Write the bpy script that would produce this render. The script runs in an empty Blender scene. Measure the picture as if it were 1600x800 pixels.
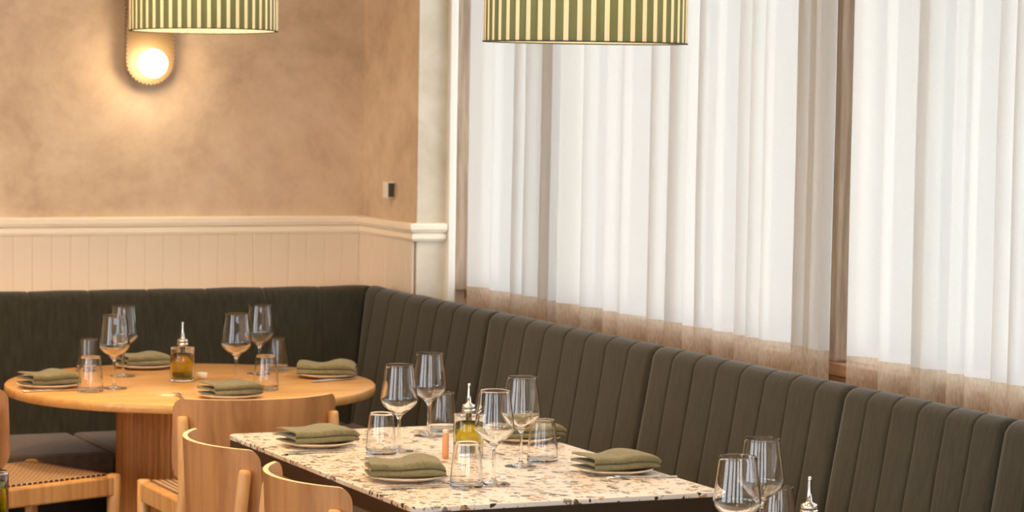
import bpy, bmesh, math, random
from mathutils import Vector, Matrix, noise
random.seed(7)
PI = math.pi
CAM_H = 1.61                       # eye height above the floor
COL = bpy.context.scene.collection
sc = bpy.context.scene

def S(r, g, b):                    # 0-255 sRGB -> linear
    def c(v):
        v /= 255.0
        return v / 12.92 if v <= 0.04045 else ((v + 0.055) / 1.055) ** 2.4
    return (c(r), c(g), c(b), 1.0)

# ------------------------------------------------------------------ mesh helper
class MB:
    def __init__(self):
        self.v, self.f, self.m, self.s = [], [], [], []
    def add(self, vs, fs, mi=0, smooth=True, M=None):
        o = len(self.v)
        for p in vs:
            p = Vector(p)
            self.v.append(M @ p if M else p)
        for f in fs:
            self.f.append([i + o for i in f]); self.m.append(mi); self.s.append(smooth)
        return self
    def box(self, lo, hi, bevel=0.0, mi=0, M=None, seg=2):
        bm = bmesh.new()
        bmesh.ops.create_cube(bm, size=1.0)
        for v in bm.verts:
            for i in range(3):
                v.co[i] = lo[i] + (v.co[i] + 0.5) * (hi[i] - lo[i])
        if bevel > 0:
            bmesh.ops.bevel(bm, geom=list(bm.edges), offset=bevel, segments=seg, profile=0.5, affect='EDGES')
        bmesh.ops.recalc_face_normals(bm, faces=bm.faces)
        bm.verts.index_update()
        self.add([v.co.copy() for v in bm.verts], [[v.index for v in f.verts] for f in bm.faces], mi, False, M)
        bm.free()
        return self
    def lathe(self, prof, n=48, mi=0, M=None, closed=False, rfun=None):
        vs, fs = [], []
        m = len(prof)
        for i in range(n):
            a = 2 * PI * i / n
            for (r, z) in prof:
                rr = r * (rfun(a, z) if rfun else 1.0)
                vs.append((rr * math.cos(a), rr * math.sin(a), z))
        rng = m if closed else m - 1
        for i in range(n):
            j = (i + 1) % n
            for k in range(rng):
                k2 = (k + 1) % m
                fs.append([i * m + k, j * m + k, j * m + k2, i * m + k2])
        self.add(vs, fs, mi, True, M)
        return self
    def tube(self, path, rad, n=14, mi=0, M=None, cap=True, squash=1.0, up=None):
        path = [Vector(p) for p in path]
        vs, fs = [], []
        rads = rad if isinstance(rad, (list, tuple)) else [rad] * len(path)
        for i, p in enumerate(path):
            d = (path[min(i + 1, len(path) - 1)] - path[max(i - 1, 0)]).normalized()
            ref = Vector(up) if up else (Vector((0, 0, 1)) if abs(d.z) < 0.9 else Vector((1, 0, 0)))
            a = d.cross(ref).normalized(); b = a.cross(d).normalized()
            for k in range(n):
                t = 2 * PI * k / n
                vs.append(p + (a * math.cos(t) + b * math.sin(t) * squash) * rads[i])
        for i in range(len(path) - 1):
            for k in range(n):
                k2 = (k + 1) % n
                fs.append([i * n + k, i * n + k2, (i + 1) * n + k2, (i + 1) * n + k])
        if cap:
            fs.append([k for k in range(n)][::-1])
            fs.append([(len(path) - 1) * n + k for k in range(n)])
        self.add(vs, fs, mi, True, M)
        return self
    def grid(self, rows, mi=0, closed_u=False, M=None, smooth=True):
        nu = len(rows); nv = len(rows[0])
        vs = [p for r in rows for p in r]
        fs = []
        for i in range(nu if closed_u else nu - 1):
            j = (i + 1) % nu
            for k in range(nv - 1):
                fs.append([i * nv + k, j * nv + k, j * nv + k + 1, i * nv + k + 1])
        self.add(vs, fs, mi, smooth, M)
        return self
    def prism(self, outline, z0, z1, mi=0, mi_side=None, bevel=0.0, M=None):
        bm = bmesh.new()
        vs = [bm.verts.new((x, y, z0)) for x, y in outline]
        f = bm.faces.new(vs)
        r = bmesh.ops.extrude_face_region(bm, geom=[f])
        up = [e for e in r['geom'] if isinstance(e, bmesh.types.BMVert)]
        for v in up: v.co.z = z1
        bmesh.ops.recalc_face_normals(bm, faces=bm.faces)
        if bevel > 0:
            es = [e for e in bm.edges if abs(e.verts[0].co.z - e.verts[1].co.z) < 1e-6]
            bmesh.ops.bevel(bm, geom=es, offset=bevel, segments=2, profile=0.5, affect='EDGES')
        bm.verts.index_update()
        allv = [v.co.copy() for v in bm.verts]
        top = [[v.index for v in f.verts] for f in bm.faces if abs(f.normal.z) > 0.5]
        side = [[v.index for v in f.verts] for f in bm.faces if abs(f.normal.z) <= 0.5]
        o = len(self.v)
        for p in allv: self.v.append(M @ p if M else p)
        for fl, mm in ((top, mi), (side, mi if mi_side is None else mi_side)):
            for f in fl:
                self.f.append([i + o for i in f]); self.m.append(mm); self.s.append(False)
        bm.free()
        return self
    def build(self, name, mats, parent=None, loc=None, rotz=0.0, sub=0, solid=0.0, fixn=True):
        me = bpy.data.meshes.new(name)
        me.from_pydata([tuple(p) for p in self.v], [], self.f)
        if not isinstance(mats, (list, tuple)): mats = [mats]
        for m in mats: me.materials.append(m)
        for p, mi, s in zip(me.polygons, self.m, self.s):
            p.material_index = mi; p.use_smooth = s
        if fixn:
            bm = bmesh.new(); bm.from_mesh(me)
            bmesh.ops.recalc_face_normals(bm, faces=bm.faces)
            bm.to_mesh(me); bm.free()
        me.update()
        o = bpy.data.objects.new(name, me)
        COL.objects.link(o)
        if parent: o.parent = parent
        if loc: o.location = loc
        if rotz: o.rotation_euler = (0, 0, rotz)
        if solid:
            md = o.modifiers.new('solid', 'SOLIDIFY'); md.thickness = solid; md.offset = 0
        if sub:
            md = o.modifiers.new('sub', 'SUBSURF'); md.levels = sub; md.render_levels = sub
        return o

def rounded_rect(x0, x1, y0, y1, r, n=6):
    out = []
    for cx, cy, a0 in ((x1 - r, y1 - r, 0), (x0 + r, y1 - r, PI / 2), (x0 + r, y0 + r, PI), (x1 - r, y0 + r, 1.5 * PI)):
        for i in range(n + 1):
            a = a0 + PI / 2 * i / n
            out.append((cx + r * math.cos(a), cy + r * math.sin(a)))
    return out

# ------------------------------------------------------------------ tagging
def tag(o, label, cat, group=None, kind=None):
    o['label'] = label; o['category'] = cat
    if group: o['group'] = group
    if kind: o['kind'] = kind
    return o
def thing(name, label, cat, loc=(0, 0, 0), rotz=0.0, group=None):
    o = bpy.data.objects.new(name, None); o.empty_display_size = 0.05
    COL.objects.link(o); o.location = loc; o.rotation_euler = (0, 0, rotz)
    return tag(o, label, cat, group)
def struct(o):
    o['kind'] = 'structure'; return o
CHILDREN = {}
def dup(root, label, loc, rotz=0.0, group=None):
    def rec(o, par):
        c = o.copy(); COL.objects.link(c)
        if par: c.parent = par
        for ch in [x for x in ALLOBJ if x.parent == o]:
            rec(ch, c)
        return c
    ALLOBJ = list(bpy.data.objects)
    r = rec(root, None)
    r.location = loc; r.rotation_euler = (0, 0, rotz)
    r['label'] = label
    if group: r['group'] = group
    return r

# ------------------------------------------------------------------ materials
def newmat(name):
    m = bpy.data.materials.new(name); m.use_nodes = True
    nt = m.node_tree; nt.nodes.clear()
    out = nt.nodes.new('ShaderNodeOutputMaterial')
    return m, nt, out
def N(nt, t, **kw):
    n = nt.nodes.new(t)
    for k, v in kw.items():
        if hasattr(n, k) and k not in n.inputs: setattr(n, k, v)
        elif k in n.inputs: n.inputs[k].default_value = v
    return n
def L(nt, a, b): nt.links.new(a, b)
def principled(name, col, rough=0.5, metal=0.0, coat=0.0, spec=0.5):
    m, nt, out = newmat(name)
    b = N(nt, 'ShaderNodeBsdfPrincipled')
    b.inputs['Base Color'].default_value = col; b.inputs['Roughness'].default_value = rough
    b.inputs['Metallic'].default_value = metal; b.inputs['Coat Weight'].default_value = coat
    b.inputs['Specular IOR Level'].default_value = spec
    L(nt, b.outputs[0], out.inputs[0])
    return m
def ramp(nt, fac, stops):
    r = N(nt, 'ShaderNodeValToRGB')
    cr = r.color_ramp
    while len(cr.elements) < len(stops): cr.elements.new(0.5)
    for e, (p, c) in zip(cr.elements, stops): e.position = p; e.color = c
    L(nt, fac, r.inputs[0])
    return r
def coords(nt, scale, kind='Object'):
    tc = N(nt, 'ShaderNodeTexCoord'); mp = N(nt, 'ShaderNodeMapping')
    mp.inputs['Scale'].default_value = scale
    L(nt, tc.outputs[kind], mp.inputs[0])
    return mp.outputs[0]
def bump(nt, b, h, strength=0.2, dist=0.01):
    bp = N(nt, 'ShaderNodeBump'); bp.inputs['Strength'].default_value = strength
    bp.inputs['Distance'].default_value = dist
    L(nt, h, bp.inputs['Height']); L(nt, bp.outputs[0], b.inputs['Normal'])

def wood(name, lightc, darkc, scale=(14, 14, 1.2), rough=0.45, coat=0.0, dist=4.0, contrast=(0.3, 0.72)):
    m, nt, out = newmat(name)
    b = N(nt, 'ShaderNodeBsdfPrincipled', Roughness=rough); b.inputs['Coat Weight'].default_value = coat
    v = coords(nt, scale)
    n1 = N(nt, 'ShaderNodeTexNoise', Scale=1.0, Detail=5.0, Roughness=0.6, Distortion=dist * 0.12)
    L(nt, v, n1.inputs['Vector'])
    v2 = coords(nt, tuple(s * 6 for s in scale))
    n2 = N(nt, 'ShaderNodeTexNoise', Scale=1.0, Detail=3.0); L(nt, v2, n2.inputs['Vector'])
    w = N(nt, 'ShaderNodeMath', operation='MULTIPLY'); L(nt, n1.outputs[0], w.inputs[0]); w.inputs[1].default_value = dist
    fr = N(nt, 'ShaderNodeMath', operation='PINGPONG'); L(nt, w.outputs[0], fr.inputs[0]); fr.inputs[1].default_value = 0.5
    dbl = N(nt, 'ShaderNodeMath', operation='MULTIPLY'); L(nt, fr.outputs[0], dbl.inputs[0]); dbl.inputs[1].default_value = 1.3
    mx = N(nt, 'ShaderNodeMath', operation='MULTIPLY_ADD'); L(nt, n2.outputs[0], mx.inputs[0]); mx.inputs[1].default_value = 0.5; L(nt, dbl.outputs[0], mx.inputs[2])
    r = ramp(nt, mx.outputs[0], [(contrast[0], lightc), (contrast[1] + 0.2, darkc)])
    L(nt, r.outputs[0], b.inputs['Base Color'])
    bump(nt, b, n2.outputs[0], 0.08, 0.002)
    L(nt, b.outputs[0], out.inputs[0])
    return m

M = {}
# plaster wall: cream lime wash, clouded
def plaster(name='lime_plaster', c1=S(182, 158, 134), c2=S(214, 190, 162), c3=S(230, 210, 184)):
    m, nt, out = newmat(name)
    b = N(nt, 'ShaderNodeBsdfPrincipled', Roughness=0.75)
    v = coords(nt, (1, 1, 1))
    n1 = N(nt, 'ShaderNodeTexNoise', Scale=3.2, Detail=8.0, Roughness=0.62, Distortion=0.6); L(nt, v, n1.inputs['Vector'])
    n2 = N(nt, 'ShaderNodeTexNoise', Scale=14.0, Detail=6.0, Roughness=0.7); L(nt, v, n2.inputs['Vector'])
    a = N(nt, 'ShaderNodeMath', operation='MULTIPLY_ADD'); L(nt, n2.outputs[0], a.inputs[0]); a.inputs[1].default_value = 0.45; L(nt, n1.outputs[0], a.inputs[2])
    r = ramp(nt, a.outputs[0], [(0.45, c1), (0.72, c2), (0.98, c3)])
    L(nt, r.outputs[0], b.inputs['Base Color']); bump(nt, b, n2.outputs[0], 0.15, 0.006)
    L(nt, b.outputs[0], out.inputs[0]); return m
M['plaster'] = plaster()
M['cream_paint'] = principled('cream_paint', S(246, 236, 218), 0.5)
M['cream_board'] = principled('cream_board', S(228, 214, 196), 0.55)
M['white_paint'] = principled('white_paint', S(236, 232, 222), 0.4)
M['ceiling'] = principled('ceiling_paint', S(225, 215, 200), 0.8)
M['floor'] = wood('floor_timber', S(120, 85, 55), S(70, 46, 30), (1.2, 9, 9), 0.35)
M['frame_brown'] = wood('window_timber', S(178, 156, 134), S(146, 124, 104), (20, 20, 1.5), 0.4)
M['sill'] = wood('varnished_sill', S(186, 142, 106), S(150, 108, 76), (12, 1.2, 12), 0.13, coat=1.0)
M['oak_light'] = wood('pale_oak', S(226, 178, 116), S(206, 150, 90), (16, 16, 1.4), 0.42)
M['oak_top'] = wood('oak_tabletop', S(232, 182, 112), S(214, 158, 90), (1.3, 12, 12), 0.35, coat=0.15)
M['oak_ped'] = wood('oak_pedestal', S(226, 164, 92), S(200, 138, 72), (14, 14, 1.0), 0.45)
M['veneer'] = wood('brown_veneer', S(198, 144, 92), S(166, 114, 66), (9, 9, 1.3), 0.42, dist=3.5)
M['ply_edge'] = principled('ply_edge', S(244, 218, 176), 0.45)
M['black_metal'] = principled('black_metal', S(40, 35, 32), 0.45, 0.4)
M['bronze'] = principled('dark_bronze_edge', S(82, 68, 54), 0.42, 0.6)
M['steel'] = principled('steel', (0.75, 0.72, 0.68, 1), 0.16, 1.0)
M['dark_steel'] = principled('black_plastic', S(30, 26, 25), 0.3)
M['stoneware'] = principled('stoneware', S(226, 210, 188), 0.35)
M['salt_white'] = principled('white_ceramic', S(240, 234, 222), 0.3)
M['box_side_dark'] = principled('dark_grey_box_side', S(70, 62, 55), 0.5)

def fabric(name, c1, c2, sc_=(60, 60, 8), bstr=0.25, rough=0.9, sheen=0.25):
    m, nt, out = newmat(name)
    b = N(nt, 'ShaderNodeBsdfPrincipled', Roughness=rough)
    b.inputs['Sheen Weight'].default_value = sheen; b.inputs['Sheen Roughness'].default_value = 0.5
    b.inputs['Specular IOR Level'].default_value = 0.2
    v = coords(nt, sc_)
    n1 = N(nt, 'ShaderNodeTexNoise', Scale=1.0, Detail=4.0, Roughness=0.65); L(nt, v, n1.inputs['Vector'])
    v2 = coords(nt, (420, 420, 420)); n2 = N(nt, 'ShaderNodeTexNoise', Scale=1.0, Detail=2.0); L(nt, v2, n2.inputs['Vector'])
    a = N(nt, 'ShaderNodeMath', operation='MULTIPLY_ADD'); L(nt, n2.outputs[0], a.inputs[0]); a.inputs[1].default_value = 0.4; L(nt, n1.outputs[0], a.inputs[2])
    r = ramp(nt, a.outputs[0], [(0.45, c1), (0.95, c2)])
    L(nt, r.outputs[0], b.inputs['Base Color']); bump(nt, b, a.outputs[0], bstr, 0.003)
    L(nt, b.outputs[0], out.inputs[0]); return m
M['bench'] = fabric('olive_upholstery', S(38, 37, 29), S(60, 58, 46), (70, 70, 7))
M['seat_fab'] = fabric('taupe_seat_upholstery', S(84, 72, 62), S(112, 98, 86), (40, 40, 40))
M['napkin'] = fabric('olive_linen', S(116, 110, 80), S(146, 140, 106), (90, 90, 90), 0.3, sheen=0.15)

def terrazzo():
    m, nt, out = newmat('terrazzo')
    b = N(nt, 'ShaderNodeBsdfPrincipled', Roughness=0.28)
    v = coords(nt, (1, 1, 1))
    nz = N(nt, 'ShaderNodeTexNoise', Scale=60.0, Detail=2.0); L(nt, v, nz.inputs['Vector'])
    mixv = N(nt, 'ShaderNodeMix', data_type='RGBA'); mixv.inputs[0].default_value = 0.018
    L(nt, v, mixv.inputs[6]); L(nt, nz.outputs[1], mixv.inputs[7])
    base = S(240, 234, 226)
    col = None
    for scale, thr, edge in ((46.0, 0.66, 0.12), (92.0, 0.68, 0.16)):
        vo = N(nt, 'ShaderNodeTexVoronoi', Scale=scale); vo.feature = 'F1'; L(nt, mixv.outputs[2], vo.inputs['Vector'])
        ve = N(nt, 'ShaderNodeTexVoronoi', Scale=scale); ve.feature = 'DISTANCE_TO_EDGE'; L(nt, mixv.outputs[2], ve.inputs['Vector'])
        sep = N(nt, 'ShaderNodeSeparateColor'); L(nt, vo.outputs['Color'], sep.inputs[0])
        g1 = N(nt, 'ShaderNodeMath', operation='GREATER_THAN'); L(nt, sep.outputs[0], g1.inputs[0]); g1.inputs[1].default_value = thr
        g2 = N(nt, 'ShaderNodeMath', operation='GREATER_THAN'); L(nt, ve.outputs['Distance'], g2.inputs[0]); g2.inputs[1].default_value = edge
        mk = N(nt, 'ShaderNodeMath', operation='MULTIPLY'); L(nt, g1.outputs[0], mk.inputs[0]); L(nt, g2.outputs[0], mk.inputs[1])
        r = ramp(nt, sep.outputs[1], [(0.0, S(70, 56, 46)), (0.3, S(108, 92, 78)), (0.45, S(196, 164, 132)), (0.6, S(206, 160, 112)), (0.72, S(150, 140, 128)), (0.86, S(240, 232, 220))])
        r.color_ramp.interpolation = 'CONSTANT'
        mx = N(nt, 'ShaderNodeMix', data_type='RGBA'); L(nt, mk.outputs[0], mx.inputs[0])
        if col is None: mx.inputs[6].default_value = base
        else: L(nt, col, mx.inputs[6])
        L(nt, r.outputs[0], mx.inputs[7]); col = mx.outputs[2]
    L(nt, col, b.inputs['Base Color']); L(nt, b.outputs[0], out.inputs[0]); return m
M['terrazzo'] = terrazzo()

def cane():
    m, nt, out = newmat('woven_cane')
    b = N(nt, 'ShaderNodeBsdfPrincipled', Roughness=0.6)
    v = coords(nt, (1, 1, 1))
    w1 = N(nt, 'ShaderNodeTexWave', Scale=17.0); w1.bands_direction = 'X'; L(nt, v, w1.inputs[0])
    w2 = N(nt, 'ShaderNodeTexWave', Scale=17.0); w2.bands_direction = 'Y'; L(nt, v, w2.inputs[0])
    mu = N(nt, 'ShaderNodeMath', operation='MULTIPLY'); L(nt, w1.outputs[1], mu.inputs[0]); L(nt, w2.outputs[1], mu.inputs[1])
    r = ramp(nt, mu.outputs[0], [(0.02, S(222, 188, 152)), (0.35, S(60, 40, 28))])
    L(nt, r.outputs[0], b.inputs['Base Color']); bump(nt, b, mu.outputs[0], 0.5, 0.004)
    L(nt, b.outputs[0], out.inputs[0]); return m
M['cane'] = cane()

def glass(name, col=(1, 1, 1, 1), rough=0.0, ior=1.45):
    m, nt, out = newmat(name)
    g = N(nt, 'ShaderNodeBsdfGlass', Roughness=rough, IOR=ior); g.inputs['Color'].default_value = col
    L(nt, g.outputs[0], out.inputs[0]); return m
M['glass'] = glass('clear_glass')
M['oil'] = glass('olive_oil', S(214, 204, 72), 0.0, 1.40)
M['amber'] = principled('amber_ceramic', S(226, 158, 108), 0.3)
def pane_mat():
    m, nt, out = newmat('window_pane_glass')
    t = N(nt, 'ShaderNodeBsdfTransparent'); g = N(nt, 'ShaderNodeBsdfGlossy', Roughness=0.02)
    fr = N(nt, 'ShaderNodeFresnel', IOR=1.3)
    mx = N(nt, 'ShaderNodeMixShader'); L(nt, fr.outputs[0], mx.inputs[0]); L(nt, t.outputs[0], mx.inputs[1]); L(nt, g.outputs[0], mx.inputs[2])
    L(nt, mx.outputs[0], out.inputs[0]); return m
M['pane'] = pane_mat()

def sheer(name, dcol, tcol, tmix, t0, t1, sc_=(700, 700, 160)):
    m, nt, out = newmat(name)
    v = coords(nt, sc_); n = N(nt, 'ShaderNodeTexNoise', Scale=1.0, Detail=3.0); L(nt, v, n.inputs['Vector'])
    d = N(nt, 'ShaderNodeBsdfDiffuse'); d.inputs[0].default_value = dcol
    t = N(nt, 'ShaderNodeBsdfTranslucent'); t.inputs[0].default_value = tcol
    p = N(nt, 'ShaderNodeBsdfTransparent')
    m1 = N(nt, 'ShaderNodeMixShader'); m1.inputs[0].default_value = tmix; L(nt, d.outputs[0], m1.inputs[1]); L(nt, t.outputs[0], m1.inputs[2])
    r = ramp(nt, n.outputs[0], [(0.35, (t0,) * 3 + (1,)), (0.68, (t1,) * 3 + (1,))])
    m2 = N(nt, 'ShaderNodeMixShader'); L(nt, r.outputs[0], m2.inputs[0]); L(nt, m1.outputs[0], m2.inputs[1]); L(nt, p.outputs[0], m2.inputs[2])
    L(nt, m2.outputs[0], out.inputs[0]); return m
M['sheer'] = sheer('sheer_linen', S(228, 226, 222), S(182, 183, 182), 0.52, 0.10, 0.15)
M['sheer_hem'] = sheer('sheer_linen_double_hem', S(214, 196, 176), S(176, 160, 140), 0.45, 0.30, 0.55, (160, 160, 60))  # same white linen, its missing backlight put into the browner colour

NSTR = 48
def shade_mat(name, green):
    m, nt, out = newmat(name)
    tc = N(nt, 'ShaderNodeTexCoord'); sp = N(nt, 'ShaderNodeSeparateXYZ'); L(nt, tc.outputs['Object'], sp.inputs[0])
    at = N(nt, 'ShaderNodeMath', operation='ARCTAN2'); L(nt, sp.outputs[1], at.inputs[0]); L(nt, sp.outputs[0], at.inputs[1])
    mu = N(nt, 'ShaderNodeMath', operation='MULTIPLY_ADD'); L(nt, at.outputs[0], mu.inputs[0]); mu.inputs[1].default_value = NSTR / (2 * PI); mu.inputs[2].default_value = 100.0
    fr = N(nt, 'ShaderNodeMath', operation='FRACT'); L(nt, mu.outputs[0], fr.inputs[0])
    gt = N(nt, 'ShaderNodeMath', operation='LESS_THAN'); L(nt, fr.outputs[0], gt.inputs[0]); gt.inputs[1].default_value = 0.37
    c = N(nt, 'ShaderNodeMix', data_type='RGBA'); L(nt, gt.outputs[0], c.inputs[0])
    c.inputs[6].default_value = green; c.inputs[7].default_value = S(250, 240, 218)
    d = N(nt, 'ShaderNodeBsdfDiffuse'); t = N(nt, 'ShaderNodeBsdfTranslucent')
    L(nt, c.outputs[2], d.inputs[0]); L(nt, c.outputs[2], t.inputs[0])
    mx = N(nt, 'ShaderNodeMixShader'); mx.inputs[0].default_value = 0.45; L(nt, d.outputs[0], mx.inputs[1]); L(nt, t.outputs[0], mx.inputs[2])
    g = N(nt, 'ShaderNodeBsdfGlossy', Roughness=0.35); lw = N(nt, 'ShaderNodeLayerWeight', Blend=0.25)
    lm = N(nt, 'ShaderNodeMath', operation='MULTIPLY'); L(nt, lw.outputs['Fresnel'], lm.inputs[0]); lm.inputs[1].default_value = 0.5
    m2 = N(nt, 'ShaderNodeMixShader'); L(nt, lm.outputs[0], m2.inputs[0]); L(nt, mx.outputs[0], m2.inputs[1]); L(nt, g.outputs[0], m2.inputs[2])
    L(nt, m2.outputs[0], out.inputs[0]); return m
M['shade'] = shade_mat('striped_pleated_shade', S(114, 124, 92))
def emit(name, col, s):
    m, nt, out = newmat(name)
    e = N(nt, 'ShaderNodeEmission', Strength=s); e.inputs[0].default_value = col
    L(nt, e.outputs[0], out.inputs[0]); return m
WARM = (1.0, 0.66, 0.34, 1)
M['bulb'] = emit('lamp_bulb', (1.0, 0.80, 0.58, 1), 70)
M['lining'] = sheer('shade_lining', S(246, 236, 214), S(246, 236, 214), 0.5, 0.0, 0.0)
M['globe'] = emit('wall_globe', (1.0, 0.76, 0.47, 1), 31)
M['grass'] = principled('outdoor_paving', S(190, 190, 176), 0.9)
M['leaf'] = principled('outdoor_hedge', S(120, 140, 92), 0.8)

# ------------------------------------------------------------------ setting
XS, YB = 3.459, 9.050              # side wall plane, back wall plane
YR = 8.543                          # where the window recess starts
X0, Y0, ZC = -2.6, -2.2, 3.1       # other walls, ceiling height
def Zc(z): return z + CAM_H
RT, RM, RB = Zc(-0.488), Zc(-0.522), Zc(-0.550)   # chair rail: top, mid line, lower edge
LEDGE = Zc(-0.717)
WIN_Y0 = 0.6

struct(MB().box((X0 - .2, Y0 - .2, -0.12), (XS + .5, YB + .3, 0)).build('floor', M['floor']))
struct(MB().box((X0 - .2, Y0 - .2, ZC), (XS + .5, YB + .3, ZC + .12)).build('ceiling', M['ceiling']))
struct(MB().box((X0 - .2, YB, 0), (XS + .45, YB + .25, ZC)).build('wall_back', M['plaster']))
# the right-hand wall: solid corner piece, low wall under the windows and a lintel above them
w = MB()
w.box((XS, YR, 0), (XS + .45, YB, ZC))
w.box((3.66, WIN_Y0, 0), (XS + .45, YR, LEDGE - .03))
w.box((XS, WIN_Y0, 2.85), (XS + .45, YR, ZC))
w.box((XS, Y0, 0), (XS + .45, WIN_Y0, ZC))
struct(w.build('wall_right', M['plaster']))
w = MB()
for a, b in ((Y0, -1.4), (0.6, 1.4), (3.4, 4.2), (6.2, YB)): w.box((X0 - .2, a, 0), (X0, b, ZC))
for a, b in ((-1.4, 0.6), (1.4, 3.4), (4.2, 6.2)):
    w.box((X0 - .2, a, 0), (X0, b, 0.7)); w.box((X0 - .2, a, 2.6), (X0, b, ZC))
struct(w.build('wall_left', M['plaster']))
w = MB()
for a, b in ((X0, -1.8), (-0.2, 0.6), (2.2, XS)): w.box((a, Y0 - .2, 0), (b, Y0, ZC))
for a, b in ((-1.8, -0.2), (0.6, 2.2)):
    w.box((a, Y0 - .2, 0), (b, Y0, 0.6)); w.box((a, Y0 - .2, 2.6), (b, Y0, ZC))
struct(w.build('wall_front', M['plaster']))

# beadboard wainscot with v-grooves
def beadboard(name, p0, p1, nrm, z0, z1, mat, pitch=0.065):
    p0, p1, nrm = Vector(p0), Vector(p1), Vector(nrm)
    Ln = (p1 - p0).length; d = (p1 - p0).normalized()
    t, pts = 0.0, []
    while t < Ln - 1e-4:
        e = min(t + pitch, Ln)
        pts += [(t, 0.009), (t + 0.003, 0.012), (max(e - 0.003, t + 0.005), 0.012)]
        t = e
    pts.append((Ln, 0.004))
    rows = []
    for (s, o) in pts:
        q = p0 + d * s + nrm * o
        rows.append([(q.x, q.y, z0), (q.x, q.y, z1)])
    b = MB(); b.grid(rows, smooth=False)
    return struct(b.build(name, mat, fixn=False))
beadboard('trim_1', (X0, YB, 0), (XS, YB, 0), (0, -1, 0), 0.0, RB, M['cream_board'])
beadboard('trim_2', (XS, YB, 0), (XS, YR, 0), (-1, 0, 0), 0.0, RB, M['cream_board'])
def rail(name, pts, mat, side):
    # moulded chair rail swept along plan points; profile is (offset from wall, z)
    prof = [(0.0, RT), (0.026, RT - .001), (0.030, RT - .006), (0.030, RT - .020), (0.024, RT - .030), (0.014, RM), (0.020, RM - .004),
            (0.021, RB + .010), (0.016, RB + .002), (0.012, RB), (0.0, RB)]
    rows = []
    for (x, y, nx, ny) in pts:
        rows.append([(x + nx * o, y + ny * o, z) for o, z in prof])
    b = MB(); b.grid(rows, smooth=False)
    return struct(b.build(name, mat))
rail('trim_3', [(X0, YB, 0, -1), (XS, YB, -1, -1), (XS, YR, -1, -1), (XS + .103, YR, 0, -1)], M['cream_paint'], 1)
M['reveal'] = plaster('reveal_plaster_daylit', S(196, 186, 164), S(216, 207, 188), S(230, 222, 206))  # same plaster as the walls, white daylight put into its cooler colour
# reveal of the window recess, white architrave and brown jamb that stand on the sill
struct(MB().box((XS + .002, YR - .006, 0.02), (XS + .105, YR + .02, 2.85)).build('trim_4', M['reveal']))
struct(MB().box((XS + .105, YR - .03, LEDGE - .1), (XS + .134, YR + .02, 2.85), 0.004).build('trim_5', M['white_paint']))
struct(MB().box((XS + .134, YR - .022, LEDGE), (XS + .225, YR + .02, 2.85), 0.004).build('trim_6', M['frame_brown']))
# varnished timber ledge behind the bench
struct(MB().box((3.640, WIN_Y0, LEDGE - .035), (XS + .34, YR, LEDGE), 0.003).box((3.646, WIN_Y0, 0.02), (3.660, YR, LEDGE - .035), 0.002).build('trim_7', M['sill']))
struct(MB().box((3.425, YR, LEDGE - .065), (XS, YB - .012, LEDGE - .030), 0.003).build('trim_8', M['sill']))
struct(MB().box((X0, 8.785, LEDGE - .095), (3.425, YB - .012, LEDGE - .060), 0.003).build('trim_9', M['cream_paint']))

# windows: bays between brown timber posts, each with frame and pane
XW = 3.645
posts = [(7.850, 7.785), (6.170, 6.105), (4.48, 4.40), (2.73, 2.65)]
k = 10
for a, b in posts:
    struct(MB().box((XW, b, LEDGE), (XW + .09, a, 2.85), 0.005).build('trim_%d' % k, M['frame_brown'])); k += 1
bays = [(YR, 7.850), (7.785, 6.170), (6.105, 4.48), (4.40, 2.73), (2.65, WIN_Y0)]
def window(n, lo, hi, axis, plane, z0, z1, mat, fr=0.032, th=0.05):
    b = MB()
    def bx(a0, a1, zz0, zz1):
        if axis == 'x': b.box((plane, a0, zz0), (plane + th, a1, zz1), 0.003)
        else: b.box((a0, plane, zz0), (a1, plane + th, zz1), 0.003)
    bx(lo, hi, z0, z0 + fr); bx(lo, hi, z1 - fr, z1); bx(lo, lo + fr, z0 + fr, z1 - fr); bx(hi - fr, hi, z0 + fr, z1 - fr)
    o = struct(b.build('window_%d' % n, mat))
    g = MB()
    if axis == 'x': g.box((plane + .02, lo + fr, z0 + fr), (plane + .026, hi - fr, z1 - fr))
    else: g.box((lo + fr, plane + .02, z0 + fr), (hi - fr, plane + .026, z1 - fr))
    g.build('pane', M['pane'], o)
    return o
for i, (hi, lo) in enumerate(bays): window(i + 1, lo, hi, 'x', XW + .04, LEDGE, 2.85, M['white_paint'])
for i, (a, b) in enumerate(((-1.4, 0.6), (1.4, 3.4), (4.2, 6.2))): window(6 + i, a, b, 'x', X0 - .12, 0.7, 2.6, M['white_paint'])
for i, (a, b) in enumerate(((-1.8, -0.2), (0.6, 2.2))): window(9 + i, a, b, 'y', Y0 - .12, 0.6, 2.6, M['white_paint'])

# outdoors
struct(MB().box((-30, -30, -0.3), (45, 45, -0.15)).build('ground', M['grass']))

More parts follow.
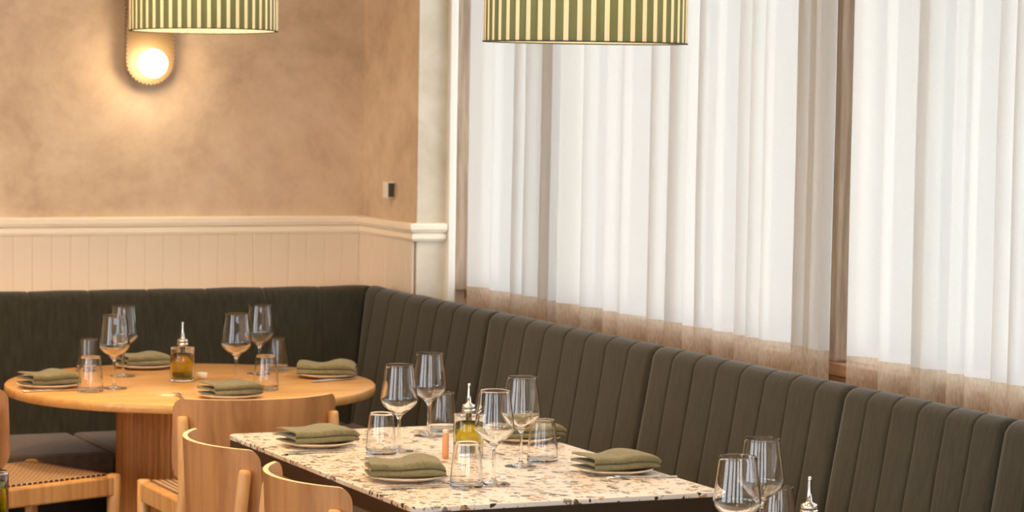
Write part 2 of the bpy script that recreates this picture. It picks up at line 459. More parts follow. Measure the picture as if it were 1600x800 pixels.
# ------------------------------------------------------------------ sheer curtains
def chaikin(pts, it=2):
    for _ in range(it):
        q = [pts[0]]
        for a, b in zip(pts[:-1], pts[1:]):
            q.append((a[0] * .84 + b[0] * .16, a[1] * .84 + b[1] * .16)); q.append((a[0] * .16 + b[0] * .84, a[1] * .16 + b[1] * .84))
        q.append(pts[-1]); pts = q
    return pts
def curtain(label, ys, xp=3.576, amp=0.070, ext=()):
    pts = []
    ys = [y * 0.947 for y in ys]
    for i in range(len(ys) - 1):
        a, b = ys[i], ys[i + 1]
        am = min(amp, 0.62 * (a - b)) * random.uniform(0.85, 1.1)
        pts.append((xp + random.uniform(-.004, .004), a))
        pts.append((xp + am, b + random.choice((0.30, -0.15, -0.55, -0.30)) * am))
    pts.append((xp, ys[-1]))
    pts = chaikin(pts, 2)
    def rows(z_of):
        out = []
        for (x, y) in pts:
            hem = Zc(-0.690 + (8.34 - y) / 3.2 * 0.011)
            row = []
            for z in z_of(hem):
                t = (z - hem) / (2.84 - hem)
                wob = noise.noise(Vector((y * 4.0, t * 3.0, 1.7))) * 0.004
                row.append((x + wob, y + noise.noise(Vector((y * 5.0, t * 2.5, 7.7))) * 0.004 - t * 0.010, z))
            out.append(row)
        return out
    o = MB().grid(rows(lambda h: [h + (2.84 - h) * k / 16.0 for k in range(17)])).build('sheer_curtain', M['sheer'], fixn=False)
    MB().grid(rows(lambda h: [h - 0.115, h - 0.06, h])).build('hem', M['sheer_hem'], o, fixn=False)
    return tag(o, label, 'curtain', 'sheer curtains at the windows')
cA = [8.836, 8.668, 8.505, 8.399, 8.265, 8.164]
cB = [8.09, 7.954, 7.776, 7.68, 7.477, 7.357, 7.229, 7.16, 7.048, 6.917, 6.838, 6.76, 6.594, 6.517, 6.469, 6.415]
cC = [6.269, 6.125, 5.971, 5.923, 5.803, 5.723, 5.609, 5.54, 5.41, 5.28, 5.17, 5.02, 4.9, 4.78, 4.62, 4.5, 4.36, 4.25, 4.1, 3.98, 3.84, 3.7, 3.56, 3.45, 3.3, 3.16, 3.0, 2.86, 2.7, 2.58, 2.42, 2.3, 2.14, 2.0, 1.86, 1.72, 1.6, 1.46, 1.3, 1.16, 1.02, 0.9, 0.75]
curtain('short cream sheer curtain at the far window next to the wall corner', cA)
curtain('wide white sheer curtain between the two brown window posts', cB)
curtain('white sheer curtain at the near window, right of the dark post', cC)

# ------------------------------------------------------------------ banquette
ZT = Zc(-0.711)
def back_profile():
    # (offset towards the room, z): seat level, up the reclined face, over the rounded top, down the back
    p = []
    zb = 0.40
    rt = 0.042
    top_off = 0.048
    n = 9
    for i in range(n):
        t = i / (n - 1)
        z = zb + (ZT - rt - zb) * t
        p.append((top_off + 0.175 * (ZT - rt - z), z))
    for i in range(1, 8):
        a = PI * i / 8
        p.append((top_off - rt + rt * math.cos(a) * (1.0), ZT - rt + rt * math.sin(a)))
    p.append((top_off - 2 * rt, ZT - rt)); p.append((top_off - 2 * rt, zb))
    return p
BP = back_profile()
def groove(t, pitch, width=0.0035):
    d = min(t, pitch - t)
    return math.exp(-(d / width) ** 2)
def channel_panel(name, s0, s1, nch, place, miter0=False, miter1=False, parent=None):
    """upholstered panel with vertical channel seams; place(s, off, z) gives the world point"""
    pitch = (s1 - s0) / nch
    frac = [0.0, .015, .03, .05, .09, .2, .35, .5, .65, .8, .91, .95, .97, .985]
    us = [s0 + (c + f) * pitch for c in range(nch) for f in frac] + [s1]
    rows = []
    for s in us:
        local = (s - s0) % pitch
        if abs(s - s1) < 1e-9: local = 0.0
        g = groove(local, pitch)
        endd = min(s - s0, s1 - s)
        ge = math.exp(-(endd / 0.007) ** 2)
        puff = 0.0013 * math.sin(PI * local / pitch)
        row = []
        for kk, (o, z) in enumerate(BP):
            front = 1.0 if kk < 13 else 0.35
            wr = noise.noise(Vector((s * 7, z * 9, 3.1))) * 0.002
            dd = (puff - 0.0035 * g - 0.013 * ge + wr) * front
            # push along the local normal: mostly outwards, and up along the rounded top
            nx, nz = (1, 0.17)
            if 9 <= kk <= 15:
                a = PI * (kk - 8) / 8; nx, nz = math.cos(a), math.sin(a)
            ss = s
            if miter0 and abs(s - s0) < pitch * 1.01: ss = max(s, s0 + 0.0) if not miter0 else s
            row.append(place(s, o + dd * nx, z + dd * nz, o))
        rows.append(row)
    b = MB(); b.grid(rows)
    # end caps
    n = len(BP)
    b.add(rows[0], [list(range(n))], 0, False); b.add(rows[-1], [list(range(n))[::-1]], 0, False)
    return b.build(name, M['bench'], parent, fixn=True)

side = back = thing('corner_banquette', 'dark olive channel-stitched corner banquette along the back wall and below the windows', 'bench', (2.9, 8.2, 0))
def local(par, q): return (q[0] - par.location.x, q[1] - par.location.y, q[2] - par.location.z)
XB, YBB = 3.383, 8.741
def place_side(s, off, z, base):   # s runs from far (0) to near
    y = YBB - s
    y = min(y, YBB - base) if s < 0.35 else y
    if s < 0.13: y = YBB - base - s * (1 - base / 0.13 if base < 0.13 else 0.0)
    return local(side, (XB - off, y, z))
def place_back(s, off, z, base):   # s runs from corner (0) to the left
    x = XB - s
    if s < 0.13: x = XB - base - s * (1 - base / 0.13 if base < 0.13 else 0.0)
    return local(back, (x, YBB - off, z))
seams = [0.0, 1.095, 2.190, 3.185, 3.845, 4.85, 5.85, 6.85, 7.85]
for a, b_ in zip(seams[:-1], seams[1:]):
    channel_panel('back_panel', a, b_, 8 if b_ - a > .8 else 6, place_side, parent=side)
for a, b_ in ((0.0, 3.6), (3.6, 4.8)):
    channel_panel('back_panel', a, b_, 18 if a == 0 else 6, place_back, parent=back)
# seats and plinths
def seat_strip(par, pts_in, pts_out, z0, z1, name, mat):
    pass
SEAT = 0.45
sb = 0.048 + 0.175 * (ZT - .042 - SEAT)      # offset of the back face at seat level
sd = sb + 0.50
def slab(par, poly, z0, z1, name, mat, bev):
    poly = [(x - par.location.x, y - par.location.y) for x, y in poly]
    return MB().prism(poly, z0, z1, bevel=bev).build(name, mat, par)
xs0 = XB - sb; xs1 = XB - sd; ys0 = YBB - sb; ys1 = YBB - sd
cuts = [ys0, 7.5, 6.5, 5.5, 4.8, 3.8, 2.8, 1.8, 0.95]
for i, (a, b_) in enumerate(zip(cuts[:-1], cuts[1:])):
    poly = [(xs0 + .01, a), (xs0 + .01, b_ + .004), (xs1, b_ + .004), (xs1, ys1 if i == 0 else a)]
    slab(side, poly, 0.34, SEAT, 'seat_cushion', M['seat_fab'], 0.02)
cutx = [xs0, 2.3, 1.2, 0.1, -1.24]
for i, (a, b_) in enumerate(zip(cutx[:-1], cutx[1:])):
    poly = [(a, ys0 + .01), (b_ + .004, ys0 + .01), (b_ + .004, ys1), (xs1 if i == 0 else a, ys1)]
    slab(back, poly, 0.34, SEAT, 'seat_cushion', M['seat_fab'], 0.02)
slab(side, [(XB + .02, YBB), (XB + .02, .95), (xs1 + .06, .95), (xs1 + .06, ys1 + .06)], 0.0, 0.335, 'plinth', M['black_metal'], 0.005)
slab(back, [(XB, YBB + .02), (-1.24, YBB + .02), (-1.24, ys1 + .06), (xs1 + .06, ys1 + .06)], 0.0, 0.335, 'plinth', M['black_metal'], 0.005)

# ------------------------------------------------------------------ tables
TZ = Zc(-0.92)
def terrazzo_table(label, x0, x1, y0, y1):
    cx, cy = (x0 + x1) / 2, (y0 + y1) / 2
    t = thing('dining_table', label, 'table', (cx, cy, 0), 0, 'terrazzo tables along the banquette')
    hx, hy = (x1 - x0) / 2, (y1 - y0) / 2
    MB().prism(rounded_rect(-hx, hx, -hy, hy, 0.028), TZ - .012, TZ, bevel=0.002).build('tabletop', M['terrazzo'], t)
    MB().prism(rounded_rect(-hx + .001, hx - .001, -hy + .001, hy - .001, 0.028), TZ - .048, TZ - .012).build('edge_band', M['bronze'], t)
    for s in (-1, 1):
        b = MB(); yy = s * hy * 0.55
        b.lathe([(0, TZ - .048), (.14, TZ - .048), (.14, TZ - .056), (.032, TZ - .062), (.032, .03), (.20, .016), (.215, .010), (.215, 0), (0, 0)], 32, M=Matrix.Translation((0, yy, 0)))
        b.build('pedestal', M['black_metal'], t)
    return t
T_X0, T_X1, T_Y0, T_Y1 = 2.192, 2.947, 5.407, 6.685
terrazzo_table('rectangular speckled terrazzo table with dark metal edge set for four', T_X0, T_X1, T_Y0, T_Y1)
terrazzo_table('terrazzo table at the bottom edge of the photo under the nearest wine glasses', T_X0, T_X1, 3.60, 4.875)
terrazzo_table('terrazzo table in the lower left corner under the lone oil bottle', 0.60, 1.343, 4.29, 5.558)

RX, RY, RR = 2.458, 7.840, 0.550
rt = thing('round_table', 'round pale oak table on a fluted drum pedestal near the corner', 'table', (RX, RY, 0))
MB().lathe([(0, TZ), (RR - .004, TZ), (RR, TZ - .004), (RR, TZ - .024), (RR - .004, TZ - .028), (0, TZ - .028)], 128).build('tabletop', M['oak_top'], rt)
def flute(a, z):
    f = abs(math.sin(a * 34))
    return 1.0 - 0.045 * (1 - f) ** 1.5
prof = [(0.0, TZ - .028), (0.222, TZ - .028), (0.222, 0.0), (0, 0)]
MB().lathe([(0.222, TZ - .028), (0.222, 0.06)], 544, rfun=flute).lathe([(0.212, .06), (0.212, 0)], 64).build('pedestal', M['oak_ped'], rt)

# ------------------------------------------------------------------ chairs
def make_chair(label, loc, rotz):
    t = thing('dining_chair', label, 'chair', loc, rotz, 'plywood-back dining chairs')
    SH, TOP, BOT = 0.470, 0.750, 0.510
    R, hw, sag = 0.3145, 0.23, 0.10
    cy = -sag + R                      # arc centre
    amax = math.asin(hw / R)
    th = 0.012
    # curved plywood back: outer (rear) and inner faces + pale edge
    nu = 40
    rc_t, rc_b = 0.030, 0.075
    half = amax * R
    def zspan(s):                      # s = arc length from the middle -> (z bottom, z top)
        e = half - abs(s)
        zt = TOP - (rc_t - math.sqrt(max(rc_t ** 2 - max(rc_t - e, 0) ** 2, 0)))
        zb = BOT + (rc_b - math.sqrt(max(rc_b ** 2 - max(rc_b - e, 0) ** 2, 0)))
        return zb, zt
    ss = [half * math.sin(PI / 2 * (2 * i / nu - 1)) for i in range(nu + 1)]
    def pt(s, z, r):
        a = s / R
        lean = (z - SH) * 0.05
        return (r * math.sin(a), cy - r * math.cos(a) - lean, z)
    outer, inner = [], []
    nz = 6
    for s in ss:
        zb, zt = zspan(s)
        outer.append([pt(s, zb + (zt - zb) * k / nz, R) for k in range(nz + 1)])
        inner.append([pt(s * (R - th) / R, zb + (zt - zb) * k / nz, R - th) for k in range(nz + 1)])
    b = MB(); b.grid(outer, 0); b.grid(inner, 0)
    rim_o = [r[-1] for r in outer] + [p for p in outer[-1][-2:0:-1]] + [r[0] for r in outer][::-1] + [p for p in outer[0][1:-1]]
    rim_i = [r[-1] for r in inner] + [p for p in inner[-1][-2:0:-1]] + [r[0] for r in inner][::-1] + [p for p in inner[0][1:-1]]
    b.grid([[a, c] for a, c in zip(rim_o, rim_i)], 1, closed_u=True)
    b.build('backrest', [M['veneer'], M['ply_edge']], t)
    # seat frame and cane
    def rail_box(lo, hi, nm_b): nm_b.box(lo, hi, 0.006)
    f = MB()
    y0, y1, xw = -0.05, 0.40, 0.205
    f.box((-xw, y1 - .045, SH - .055), (xw, y1, SH), .006)
    f.box((-xw, y0, SH - .055), (xw, y0 + .045, SH), .006)
    f.box((-xw, y0 + .045, SH - .055), (-xw + .045, y1 - .045, SH), .006)
    f.box((xw - .045, y0 + .045, SH - .055), (xw, y1 - .045, SH), .006)
    f.build('seat_frame', M['oak_light'], t)
    # cane with little lashing holes along the rear rail
    h = MB()
    for i in range(15):
        xx = -0.15 + i * 0.0214
        h.box((xx - .005, y0 + .028, SH - .001), (xx + .005, y0 + .034, SH + .0008))
    h.build('cane_hole', M['dark_steel'], t)
    rows = []
    for i in range(13):
        u = -1 + i / 6
        rows.append([(u * (xw - .03), y0 + .03 + (y1 - y0 - .06) * j / 12, SH + .003 - .008 * (1 - u * u) * (1 - (j / 6 - 1) ** 2)) for j in range(13)])
    MB().grid(rows).build('seat', M['cane'], t, solid=0.006)
    # front legs
    for sx in (-1, 1):
        MB().tube([(sx * .192, y1 - .018, 0), (sx * .192, y1 - .018, .02), (sx * .190, y1 - .016, .30), (sx * .190, y1 - .016, SH + .002), (sx * .190, y1 - .016, SH + .006)], [.0125, .013, .0185, .019, .014], 18).build('leg', M['oak_light'], t)
    # rear legs run up outside the back panel
    for sx in (-1, 1):
        zt = TOP - .045
        a = math.asin(0.205 / R)
        r2 = R + 0.011
        px, py = r2 * math.sin(a), cy - r2 * math.cos(a) - (zt - SH) * .05
        path, rad = [], []
        for z, rr in ((0, .012), (.02, .0135), (.30, .0165), (SH, .017), (zt - .08, .0155), (zt - .012, .0150), (zt - .002, .013), (zt, .009)):
            k2 = (zt - z)
            path.append((sx * (px + 0.0 * k2), py - k2 * 0.105, z)); rad.append(rr)
        MB().tube(path, rad, 18).build('leg', M['oak_light'], t)
    return t
chair0 = make_chair('pale wood chair with its curved back turned to us, at the round table', (2.369, 6.998, 0), 0.0)
dup(chair0, 'curved-back wood chair at the far end of the terrazzo table side', (2.042, 6.168, 0), -PI / 2)
dup(chair0, 'curved-back wood chair at the near end of the terrazzo table side, lowest in view', (2.038, 5.565, 0), -PI / 2)
dup(chair0, 'wood chair cut off at the left edge, woven cane seat showing under the round table', (1.700, 7.535, 0), math.radians(-67))

# ------------------------------------------------------------------ pendant lamps
def pendant(label, loc, tilt=0.0):
    t = thing('pendant_lamp', label, 'lamp', loc, 0, 'striped pendant lamps')
    h, r = 0.30, 0.210
    n = NSTR * 8
    def pl(a, z): return 1.0 + 0.010 * math.cos(a * NSTR - 0.37 * PI)
    b = MB(); b.lathe([(r, 0.0), (r, h * .5), (r, h)], n, rfun=pl)
    sh = b.build('lamp_shade', M['shade'], t, fixn=False)
    lin = MB(); lin.lathe([(r - .003, 0.0), (r - .003, h)], n, rfun=pl); lin.build('lining', M['lining'], sh, fixn=False)
    if tilt: sh.rotation_euler = (tilt, 0, 0)
    ring = MB(); ring.lathe([(r - .0035, .0010), (r + .0016, .0010), (r + .0016, -.0016), (r - .0035, -.0016)], n, closed=True, rfun=pl)
    rg = ring.build('hem_band', M['hem'], sh)
    MB().lathe([(0, .19), (.02, .185), (.03, .165), (.034, .145), (.03, .122), (.018, .108), (0, .104)], 24).build('bulb', M['bulb'], t)
    MB().lathe([(0, .25), (.02, .25), (.02, .19), (0, .19)], 20).build('lamp_holder', M['dark_steel'], t)
    sp = MB()
    for a in range(3):
        th_ = a * 2 * PI / 3
        sp.tube([(0, 0, h - .03), (r * .985 * math.cos(th_), r * .985 * math.sin(th_), h - .03)], .002, 6)
    sp.build('spider_frame', M['dark_steel'], t)
    top = ZC - loc[2]
    MB().tube([(0, 0, .25), (0, 0, top - .02)], .003, 8).build('cord', M['dark_steel'], t)
    MB().lathe([(0, top), (.055, top), (.055, top - .02), (0, top - .025)], 32).build('ceiling_rose', M['white_paint'], t)
    return t
M['hem'] = principled('shade_hem', S(66, 70, 48), 0.7)
pendant('green and white striped pleated drum lamp hanging before the curtains', (2.4635, 5.1613, Zc(0.0775)))
pendant('green and white striped pleated drum lamp hanging before the plaster wall', (2.401, 7.5666, Zc(0.1235)), -0.024)

# wall lamp
M['plate_gold'] = principled('golden_cream_metal', S(112, 90, 60), 0.5, 0.0)
sx_, sz_ = 2.667, Zc(-0.035)
wl = thing('wall_lamp', 'scalloped cream wall lamp with a glowing globe on the plaster wall', 'lamp', (sx_, YB - .001, sz_))
hw_, hh_ = 0.080, 0.45
out = []
npts = 640
per = 2 * PI * hw_ + 2 * (hh_ - 2 * hw_)
for i in range(npts):
    s = per * i / npts
    st = hh_ - 2 * hw_
    if s < PI * hw_: a = PI + s / hw_; x, z = hw_ * math.cos(a), hw_ + hw_ * math.sin(a); nx, nz = math.cos(a), math.sin(a)
    elif s < PI * hw_ + st: x, z = hw_, hw_ + s - PI * hw_; nx, nz = 1, 0
    elif s < 2 * PI * hw_ + st: a = (s - PI * hw_ - st) / hw_; x, z = hw_ * math.cos(a), hh_ - hw_ + hw_ * math.sin(a); nx, nz = math.cos(a), math.sin(a)
    else: x, z = -hw_, hh_ - hw_ - (s - 2 * PI * hw_ - st); nx, nz = -1, 0
    o = 0.0055 * abs(math.sin(PI * s / (per / 80)))
    out.append((x + nx * o, z + nz * o))
MB().prism(out, 0.040, 0.052, bevel=0.0, M=Matrix.Rotation(PI / 2, 4, 'X')).build('back_plate', M['plate_gold'], wl)
MB().prism(rounded_rect(-.045, .045, .10, .35, .02), 0.0, 0.042, M=Matrix.Rotation(PI / 2, 4, 'X')).build('wall_mount', M['cream_paint'], wl)
gl = MB(); gl.lathe([(0.048 * math.sin(PI * i / 20), -0.048 * math.cos(PI * i / 20)) for i in range(21)], 40)
g_ = gl.build('globe', M['globe'], wl); g_.location = (-0.006, -0.110, 0.068)
MB().lathe([(0, 0), (.022, 0), (.022, .02), (0, .02)], 24, M=Matrix.Rotation(PI / 2, 4, 'X')).build('lamp_holder', M['cream_paint'], wl).location = (-0.006, -0.052, 0.068)

# small control box on the side wall
cb = thing('wall_sensor', 'small pale box mounted on the side wall near the room corner', 'sensor', (XS, 8.755, Zc(-0.414)))
MB().box((-.030, -.022, 0), (-.0, .022, .056), .004).build('housing', M['white_paint'], cb)
MB().box((-.026, -.0245, .004), (-.004, -.021, .052), .001).build('dark_face', M['box_side_dark'], cb)  # darker near side of the box

# ------------------------------------------------------------------ tableware
def wine_profile():
    # outer from foot centre outwards, up the stem, out to the bowl and rim, then the inside back down
    o = [(0.0, .0), (.034, .0), (.036, .0012), (.034, .0026), (.018, .0055), (.007, .010), (.0042, .020), (.0036, .045), (.0036, .072), (.0045, .082),
         (.010, .0905), (.022, .101), (.034, .111), (.0415, .121), (.0435, .129), (.0425, .140), (.0395, .165), (.0362, .190), (.0335, .2135), (.0331, .2150), (.0325, .2140)]
    i = [(.0350, .190), (.0383, .165), (.0413, .140), (.0423, .129), (.0402, .1218), (.0325, .1126), (.0205, .1032), (.0085, .0955), (.0, .0935)]
    return o + i
def fine(p, n=4):
    """Catmull-Rom refinement of a lathe profile"""
    out = []
    for i in range(len(p) - 1):
        p0, p1, p2, p3 = p[max(i - 1, 0)], p[i], p[i + 1], p[min(i + 2, len(p) - 1)]
        l1 = math.dist(p1, p2) or 1e-6
        m1 = [(p2[k] - p0[k]) * l1 / ((math.dist(p0, p1) + l1) or 1) for k in (0, 1)]
        m2 = [(p3[k] - p1[k]) * l1 / ((math.dist(p2, p3) + l1) or 1) for k in (0, 1)]
        for q in range(n):
            t = q / n
            h = (2*t**3 - 3*t*t + 1, t**3 - 2*t*t + t, -2*t**3 + 3*t*t, t**3 - t*t)
            v = [h[0]*p1[k] + h[1]*m1[k] + h[2]*p2[k] + h[3]*m2[k] for k in (0, 1)]
            out.append((max(v[0], 0.0), max(v[1], 0.0)))
    out.append(p[-1]); return out
def make_wine(label, loc, group):
    o = MB().lathe([(r * 1.05, z) for r, z in fine(wine_profile())], 72).build('wine_glass', M['glass'], loc=loc)
    return tag(o, label, 'wine glass', group)
def tumbler_profile():
    o = [(0, 0), (.034, 0), (.0368, .0015), (.0376, .005), (.0372, .015), (.0352, .045), (.0315, .080), (.0290, .1020), (.0284, .1028), (.0278, .1018)]
    i = [(.0302, .080), (.0338, .045), (.0356, .017), (.0345, .0120), (.030, .0105), (0, .0100)]
    return o + i
def make_tumbler(label, loc, group):
    o = MB().lathe(fine(tumbler_profile()), 72).build('tumbler', M['glass'], loc=loc)
    return tag(o, label, 'tumbler', group)
def copy1(o, label, loc, rotz=0.0):
    c = o.copy(); COL.objects.link(c); c.location = loc; c['label'] = label
    c.rotation_euler = (0, 0, rotz)
    return c
tz = TZ + 0.0004
WG, TG = 'wine glasses on the tables', 'water tumblers on the tables'
wine = make_wine('leftmost wine glass on the terrazzo table, above the far left tumbler', (2.490, 6.243, tz), WG)
for lab, x, y in [
    ('tallest-standing wine glass at the back of the terrazzo table, second from left', 2.668, 6.484),
    ('front wine glass on the terrazzo table, right of the oil bottle', 2.493, 5.666),
    ('rightmost wine glass on the terrazzo table, behind the front one', 2.668, 5.905),
    ('front wine glass of the left pair on the round table', 2.194, 7.745),
    ('rear wine glass of the left pair on the round table', 2.308, 8.050),
    ('front wine glass of the right pair on the round table', 2.555, 7.710),
    ('rear wine glass of the right pair on the round table', 2.726, 8.000),
    ('nearest wine glass at the bottom edge, left of its pair before the banquette', 2.496, 4.528),
    ('right wine glass of the pair at the bottom edge before the banquette', 2.669, 4.744)]:
    copy1(wine, lab, (x, y, tz), random.uniform(0, 6))
tumb = make_tumbler('tumbler at the left of the terrazzo table beside the leftmost wine glass', (2.441, 6.228 - .03, tz), TG)
tumb.location = (2.428, 6.203, tz)
for lab, x, y in [
    ('tumbler at the back of the terrazzo table, left of the oil bottle', 2.741, 6.562),
    ('short-looking tumbler in front of the oil bottle on the terrazzo table', 2.415, 5.640),
    ('rightmost tumbler on the terrazzo table, below the right wine glass', 2.752, 5.965),
    ('rear tumbler at the left of the round table', 2.245, 8.215),
    ('front tumbler at the left of the round table', 2.108, 7.690),
    ('front tumbler at the right of the round table', 2.605, 7.585),
    ('rear tumbler at the right of the round table', 2.812, 8.085),
    ('tumbler at the bottom edge of the photo, right of the nearest wine glasses', 2.754, 4.822)]:
    copy1(tumb, lab, (x, y, tz), random.uniform(0, 6))

def make_bottle(label, loc):
    t = thing('oil_bottle', label, 'oil bottle', loc, 0, 'olive oil bottles with steel pourers')
    R_ = 0.037; H_ = 0.104
    MB().lathe([(0, 0), (R_ - .003, 0), (R_, .003), (R_, H_ - .004), (R_ - .003, H_), (.014, H_), (.0125, H_ + .004), (.0105, H_ + .004), (.0105, H_ - .003), (R_ - .004, H_ - .003), (R_ - .003, H_ - .006), (R_ - .003, .014), (R_ - .006, .011), (0, .011)], 64).build('bottle_body', M['glass'], t)
    MB().lathe([(0, .0113), (R_ - .0062, .0113), (R_ - .0033, .0143), (R_ - .0033, .079), (0, .079)], 56).build('oil', M['oil'], t)
    p = MB()
    p.lathe([(.0075, .085), (.0095, .1085), (.0165, .109), (.0175, .112), (.0165, .1150), (.0125, .1165), (.0155, .1185), (.0165, .122), (.0150, .1255), (.009, .128), (.0055, .131), (.0042, .150), (.0032, .172), (.0030, .178), (.0018, .178), (.0018, .150), (0, .149)], 32)
    po = p.build('pourer', M['steel'], t)
    MB().lathe([(.0128, .1156), (.0146, .1158), (.0150, .1170), (.0146, .1182), (.0128, .1184)], 28).build('collar_ring', M['dark_steel'], po)
    return t
b0 = make_bottle('olive oil bottle with steel pourer in the middle of the terrazzo table', (2.622, 6.116, tz))
dup(b0, 'olive oil bottle with steel pourer in the middle of the round table', (2.441, 7.875, tz))
dup(b0, 'oil bottle at the bottom edge of which only the steel pourer shows', (2.621, 4.473, tz))
dup(b0, 'oil bottle cut off in the lower left corner of the photo', (1.303, 5.514, tz))

sh_ = thing('salt_shaker', 'small orange shaker standing left of the oil bottle on the terrazzo table', 'shaker', (2.554, 6.097, tz))
MB().lathe([(0, 0), (.0075, 0), (.0082, .002), (.0080, .058), (.0075, .060), (0, .060)], 32).build('shaker_body', M['amber'], sh_)
MB().lathe([(0, .0602), (.0078, .0602), (.0080, .066), (.006, .070), (0, .071)], 32).build('shaker_cap', M['stoneware'], sh_)
tag(MB().lathe([(0, 0), (.010, 0), (.014, .006), (.0165, .020), (.0150, .020), (.0125, .008), (.009, .004), (0, .004)], 36).build('salt_dish', M['salt_white'], loc=(2.515, 7.915, tz)),
    'tiny white salt dish right of the oil bottle on the round table', 'dish')

# plates
def plate_mesh(rad):
    return MB().lathe([(0, 0), (rad * .62, 0), (rad * .66, .002), (rad * .90, .0075), (rad, .0115), (rad * 1.0, .0130), (rad * .985, .0135), (rad * .88, .0105), (rad * .66, .0055), (rad * .60, .0045), (0, .0045)], 64)
# napkin: linen folded back and forth into a soft pad
def napkin_mesh(seed, Lx=0.174, Wy=0.105, wave=1.0):
    rnd = random.Random(seed)
    th = 0.0030
    zl = [0.0025, 0.0135, 0.0170, 0.0290]
    gap = zl[-1] / 3.0
    path = []
    # centre line of the cloth in (y, z): folded in half twice, two soft rolls towards the near edge
    for l in range(4):
        z = zl[l]
        d = -1 if l % 2 == 0 else 1
        w = Wy / 2
        for i in range(11):
            v = -w + 2 * w * i / 10
            bow = (0.0016 if l in (1, 3) else -0.0006) * (1 - (v / w) ** 2)
            path.append((d * v, max(z + bow, 0.0018)))
        if l < 3:
            g_ = zl[l + 1] - z
            ex = 0.006 if l != 1 else 0.002
            for i in range(1, 7):
                a = -PI / 2 + PI * i / 7
                path.append((d * (w + ex * math.cos(a)), z + g_ / 2 + g_ / 2 * math.sin(a)))
    # offset both ways
    top, bot = [], []
    for i, (y, z) in enumerate(path):
        y0, z0 = path[max(i - 1, 0)]; y1, z1 = path[min(i + 1, len(path) - 1)]
        dx, dz = y1 - y0, z1 - z0; l_ = math.hypot(dx, dz) or 1
        nx, nz = -dz / l_, dx / l_
        top.append((y + nx * th / 2, z + nz * th / 2)); bot.append((y - nx * th / 2, z - nz * th / 2))
    ring = top + bot[::-1]
    rows = []
    nx_ = 26
    ph = rnd.uniform(0, 6)
    for i in range(nx_ + 1):
        t = i / nx_
        x = -Lx / 2 + Lx * t
        row = []
        for (y, z) in ring:
            hz = z / zl[-1]
            puff = 1.0 + wave * (0.30 * math.exp(-((t - 0.72) / 0.20) ** 2) + 0.08 * math.exp(-((t - 0.06) / 0.13) ** 2) - 0.12 * math.exp(-((t - 0.40) / .16) ** 2)) * (0.55 + 0.45 * (y / Wy + .5))
            pinch = 1 - 0.30 * max(0.0, (t - 0.90) / 0.10) ** 2
            zz = z * puff * pinch + noise.noise(Vector((x * 22, y * 22, seed))) * 0.0018 * hz
            xx = x + (0.004 * (hz - .5) * (1 if t > .5 else -1) * -0.5) + noise.noise(Vector((y * 30, z * 90, seed + 3))) * 0.0015
            yy = y * (1 - 0.06 * math.sin(PI * t + ph) * hz) + 0.006 * math.sin(t * 3 + ph) * hz
            row.append((xx, yy, max(zz, 0.0012)))
        rows.append(row + [row[0]])
    b = MB(); b.grid(rows)
    n = len(path)
    for r_, rev in ((rows[0], False), (rows[-1], True)):
        fs = [[i, i + 1, 2 * n - 2 - i, 2 * n - 1 - i] for i in range(n - 1)]
        b.add(r_[:-1], fs, 0, False)
    return b
def knife_mesh():
    b = MB()
    n = 10
    rows = []
    prof = [(-.085, .0045, .0030), (-.080, .0060, .0036), (-.03, .0052, .0034), (-.002, .0042, .0030), (.004, .0055, .0018), (.02, .0085, .0012), (.06, .0088, .0011), (.075, .0070, .0010), (.084, .0030, .0008)]
    ring = [[(x, w * math.cos(2 * PI * k / n), .0036 + h * math.sin(2 * PI * k / n)) for k in range(n)] for x, w, h in prof]
    b.grid([r + [r[0]] for r in ring])
    b.add(ring[0], [list(range(n))]); b.add(ring[-1], [list(range(n))[::-1]])
    return b
def fork_mesh():
    b = MB(); n = 10
    prof = [(-.085, .0050, .0022), (-.08, .0062, .0024), (-.03, .0042, .0022), (.01, .0030, .0022), (.028, .0045, .0018), (.040, .0100, .0014), (.052, .0112, .0012), (.056, .0112, .0010)]
    def lift(x): return .0030 + (.004 * math.sin(max(0, (x - .0)) / .09 * PI) if x > 0 else 0)
    ring = [[(x, w * math.cos(2 * PI * k / n), lift(x) + h * math.sin(2 * PI * k / n)) for k in range(n)] for x, w, h in prof]
    b.grid([r + [r[0]] for r in ring]); b.add(ring[0], [list(range(n))]); b.add(ring[-1], [list(range(n))[::-1]])
    for i in range(4):
        y = -.0093 + i * .0062
        b.tube([(.054, y, lift(.056)), (.070, y, lift(.07)), (.088, y, lift(.088))], [.0016, .0014, .0007], 6)
    return b
PG, NG = 'side plates under the napkins', 'folded olive napkins on plates'
where = [  # plate centre, plate radius, napkin rotation, label words, knife/fork
    (2.335, 6.405, 8, 'at the far left place of the terrazzo table'),
    (2.330, 5.800, -14, 'at the front left place of the terrazzo table'),
    (2.842, 5.752, 6, 'at the right end of the terrazzo table near the banquette'),
    (2.872, 6.335, 4, 'at the back of the terrazzo table behind the right tumbler'),
    (2.022, 7.835, 10, 'at the left edge of the round table'),
    (2.440, 8.270, 2, 'at the back of the round table left of the oil bottle'),
    (2.898, 7.865, -24, 'at the right edge of the round table'),
    (2.447, 7.440, 10, 'at the front of the round table behind the chair back')]
plate = plate_mesh(0.092).build('side_plate', M['stoneware'], loc=(0, 0, 0))
nap_me = [napkin_mesh(s, Lx=lx, wave=wv) for s, lx, wv in ((1, .174, .55), (2, .174, 1.15), (3, .174, .7), (4, .17, .6), (5, .150, .7), (6, .150, .5), (7, .178, 1.1), (8, .150, .5))]
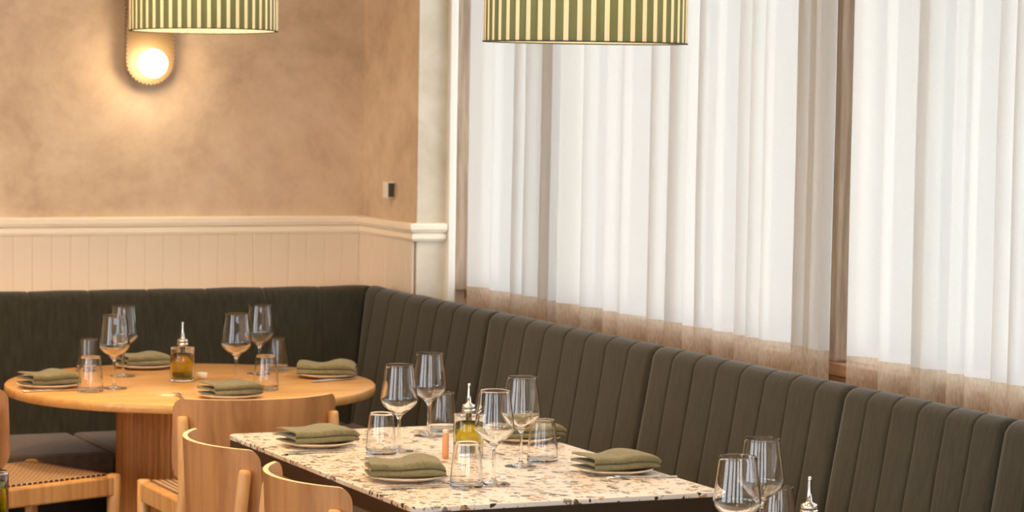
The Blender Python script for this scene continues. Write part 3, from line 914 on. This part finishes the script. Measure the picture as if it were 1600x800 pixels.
for i, (x, y, rz, words) in enumerate(where):
    pl_ = plate if i == 0 else plate.copy()
    if i: COL.objects.link(pl_)
    pl_.location = (x, y, tz)
    tag(pl_, 'small pale stoneware plate ' + words, 'plate', PG)
    n_ = nap_me[i].build('napkin', M['napkin'], loc=(x, y, tz + .0125), rotz=math.radians(rz))
    tag(n_, 'folded olive linen napkin ' + words, 'napkin', NG)
CG = 'steel cutlery beside the plates'
kn = tag(knife_mesh().build('table_knife', M['steel'], loc=(2.300, 5.664, tz), rotz=math.radians(0)), 'steel knife in front of the front left plate on the terrazzo table', 'knife', CG)
for lab, x, y, rz in [('steel knife in front of the far left plate on the terrazzo table', 2.290, 6.275, 2),
                      ('steel knife in front of the left plate on the round table', 2.005, 7.730, 4),
                      ('steel knife in front of the right plate on the round table', 2.885, 7.762, 18)]:
    copy1(kn, lab, (x, y, tz), math.radians(rz))
fk = tag(fork_mesh().build('table_fork', M['steel'], loc=(2.858, 5.640, tz), rotz=math.radians(173)), 'steel fork in front of the right end plate on the terrazzo table', 'fork', CG)
copy1(fk, 'steel fork on the round table, left of the front chair back', (2.310, 7.470, tz), math.radians(80))

# ------------------------------------------------------------------ light
world = bpy.data.worlds.new('sky'); sc.world = world; world.use_nodes = True
wn = world.node_tree; wn.nodes.clear()
wo = wn.nodes.new('ShaderNodeOutputWorld'); bg = wn.nodes.new('ShaderNodeBackground')
bg.inputs[0].default_value = (0.90, 0.97, 1.04, 1); bg.inputs[1].default_value = 5.6
wn.links.new(bg.outputs[0], wo.inputs[0])
def spot(x, y, power, size=math.radians(150), blend=1.0, rad=0.16, col=WARM):
    l = bpy.data.lights.new('ceiling_spot', 'SPOT'); l.energy = power; l.color = col[:3]; l.spot_size = size; l.spot_blend = blend; l.shadow_soft_size = rad
    o = bpy.data.objects.new('ceiling_spot', l); COL.objects.link(o); o.location = (x, y, ZC - .06); return o
for x, y, pw in [(2.0, 7.3, 125), (0.6, 7.3, 130), (2.3, 5.8, 80), (0.8, 5.8, 60), (2.3, 4.2, 60), (0.6, 4.2, 50), (-1.0, 7.0, 120), (-1.0, 2.5, 60), (1.5, 1.5, 60)]:
    spot(x, y, pw)

# ------------------------------------------------------------------ camera
fw = Vector((0.4068993928705696, 0.9112016044012808, -0.06437794822836235))
r_ = Vector((0.913391454919302, -0.406792951413116, 0.015347467576347675))
u_ = Vector((0.012203858486671668, 0.06504714303594, 0.9978075641229122))
cam = bpy.data.cameras.new('camera'); co = bpy.data.objects.new('camera', cam); COL.objects.link(co)
mt = Matrix.Identity(4)
for i in range(3):
    mt[i][0] = r_[i]; mt[i][1] = u_[i]; mt[i][2] = -fw[i]
mt[2][3] = CAM_H
co.matrix_world = mt
cam.sensor_width = 36.0; cam.lens = 4289.629 / 1600 * 36.0
cam.clip_start = 0.05
cam.dof.use_dof = True; cam.dof.focus_distance = 5.7; cam.dof.aperture_fstop = 9.5
sc.camera = co
sc.view_settings.view_transform = 'Standard'; sc.view_settings.look = 'None'
sc.view_settings.gamma = 1.0; sc.view_settings.use_curve_mapping = False
sc.view_settings.exposure = 0.15
cy = sc.cycles
cy.max_bounces = 14; cy.transmission_bounces = 12; cy.transparent_max_bounces = 16; cy.diffuse_bounces = 5; cy.glossy_bounces = 5
cy.sample_clamp_indirect = 6.0
cy.use_denoising = True
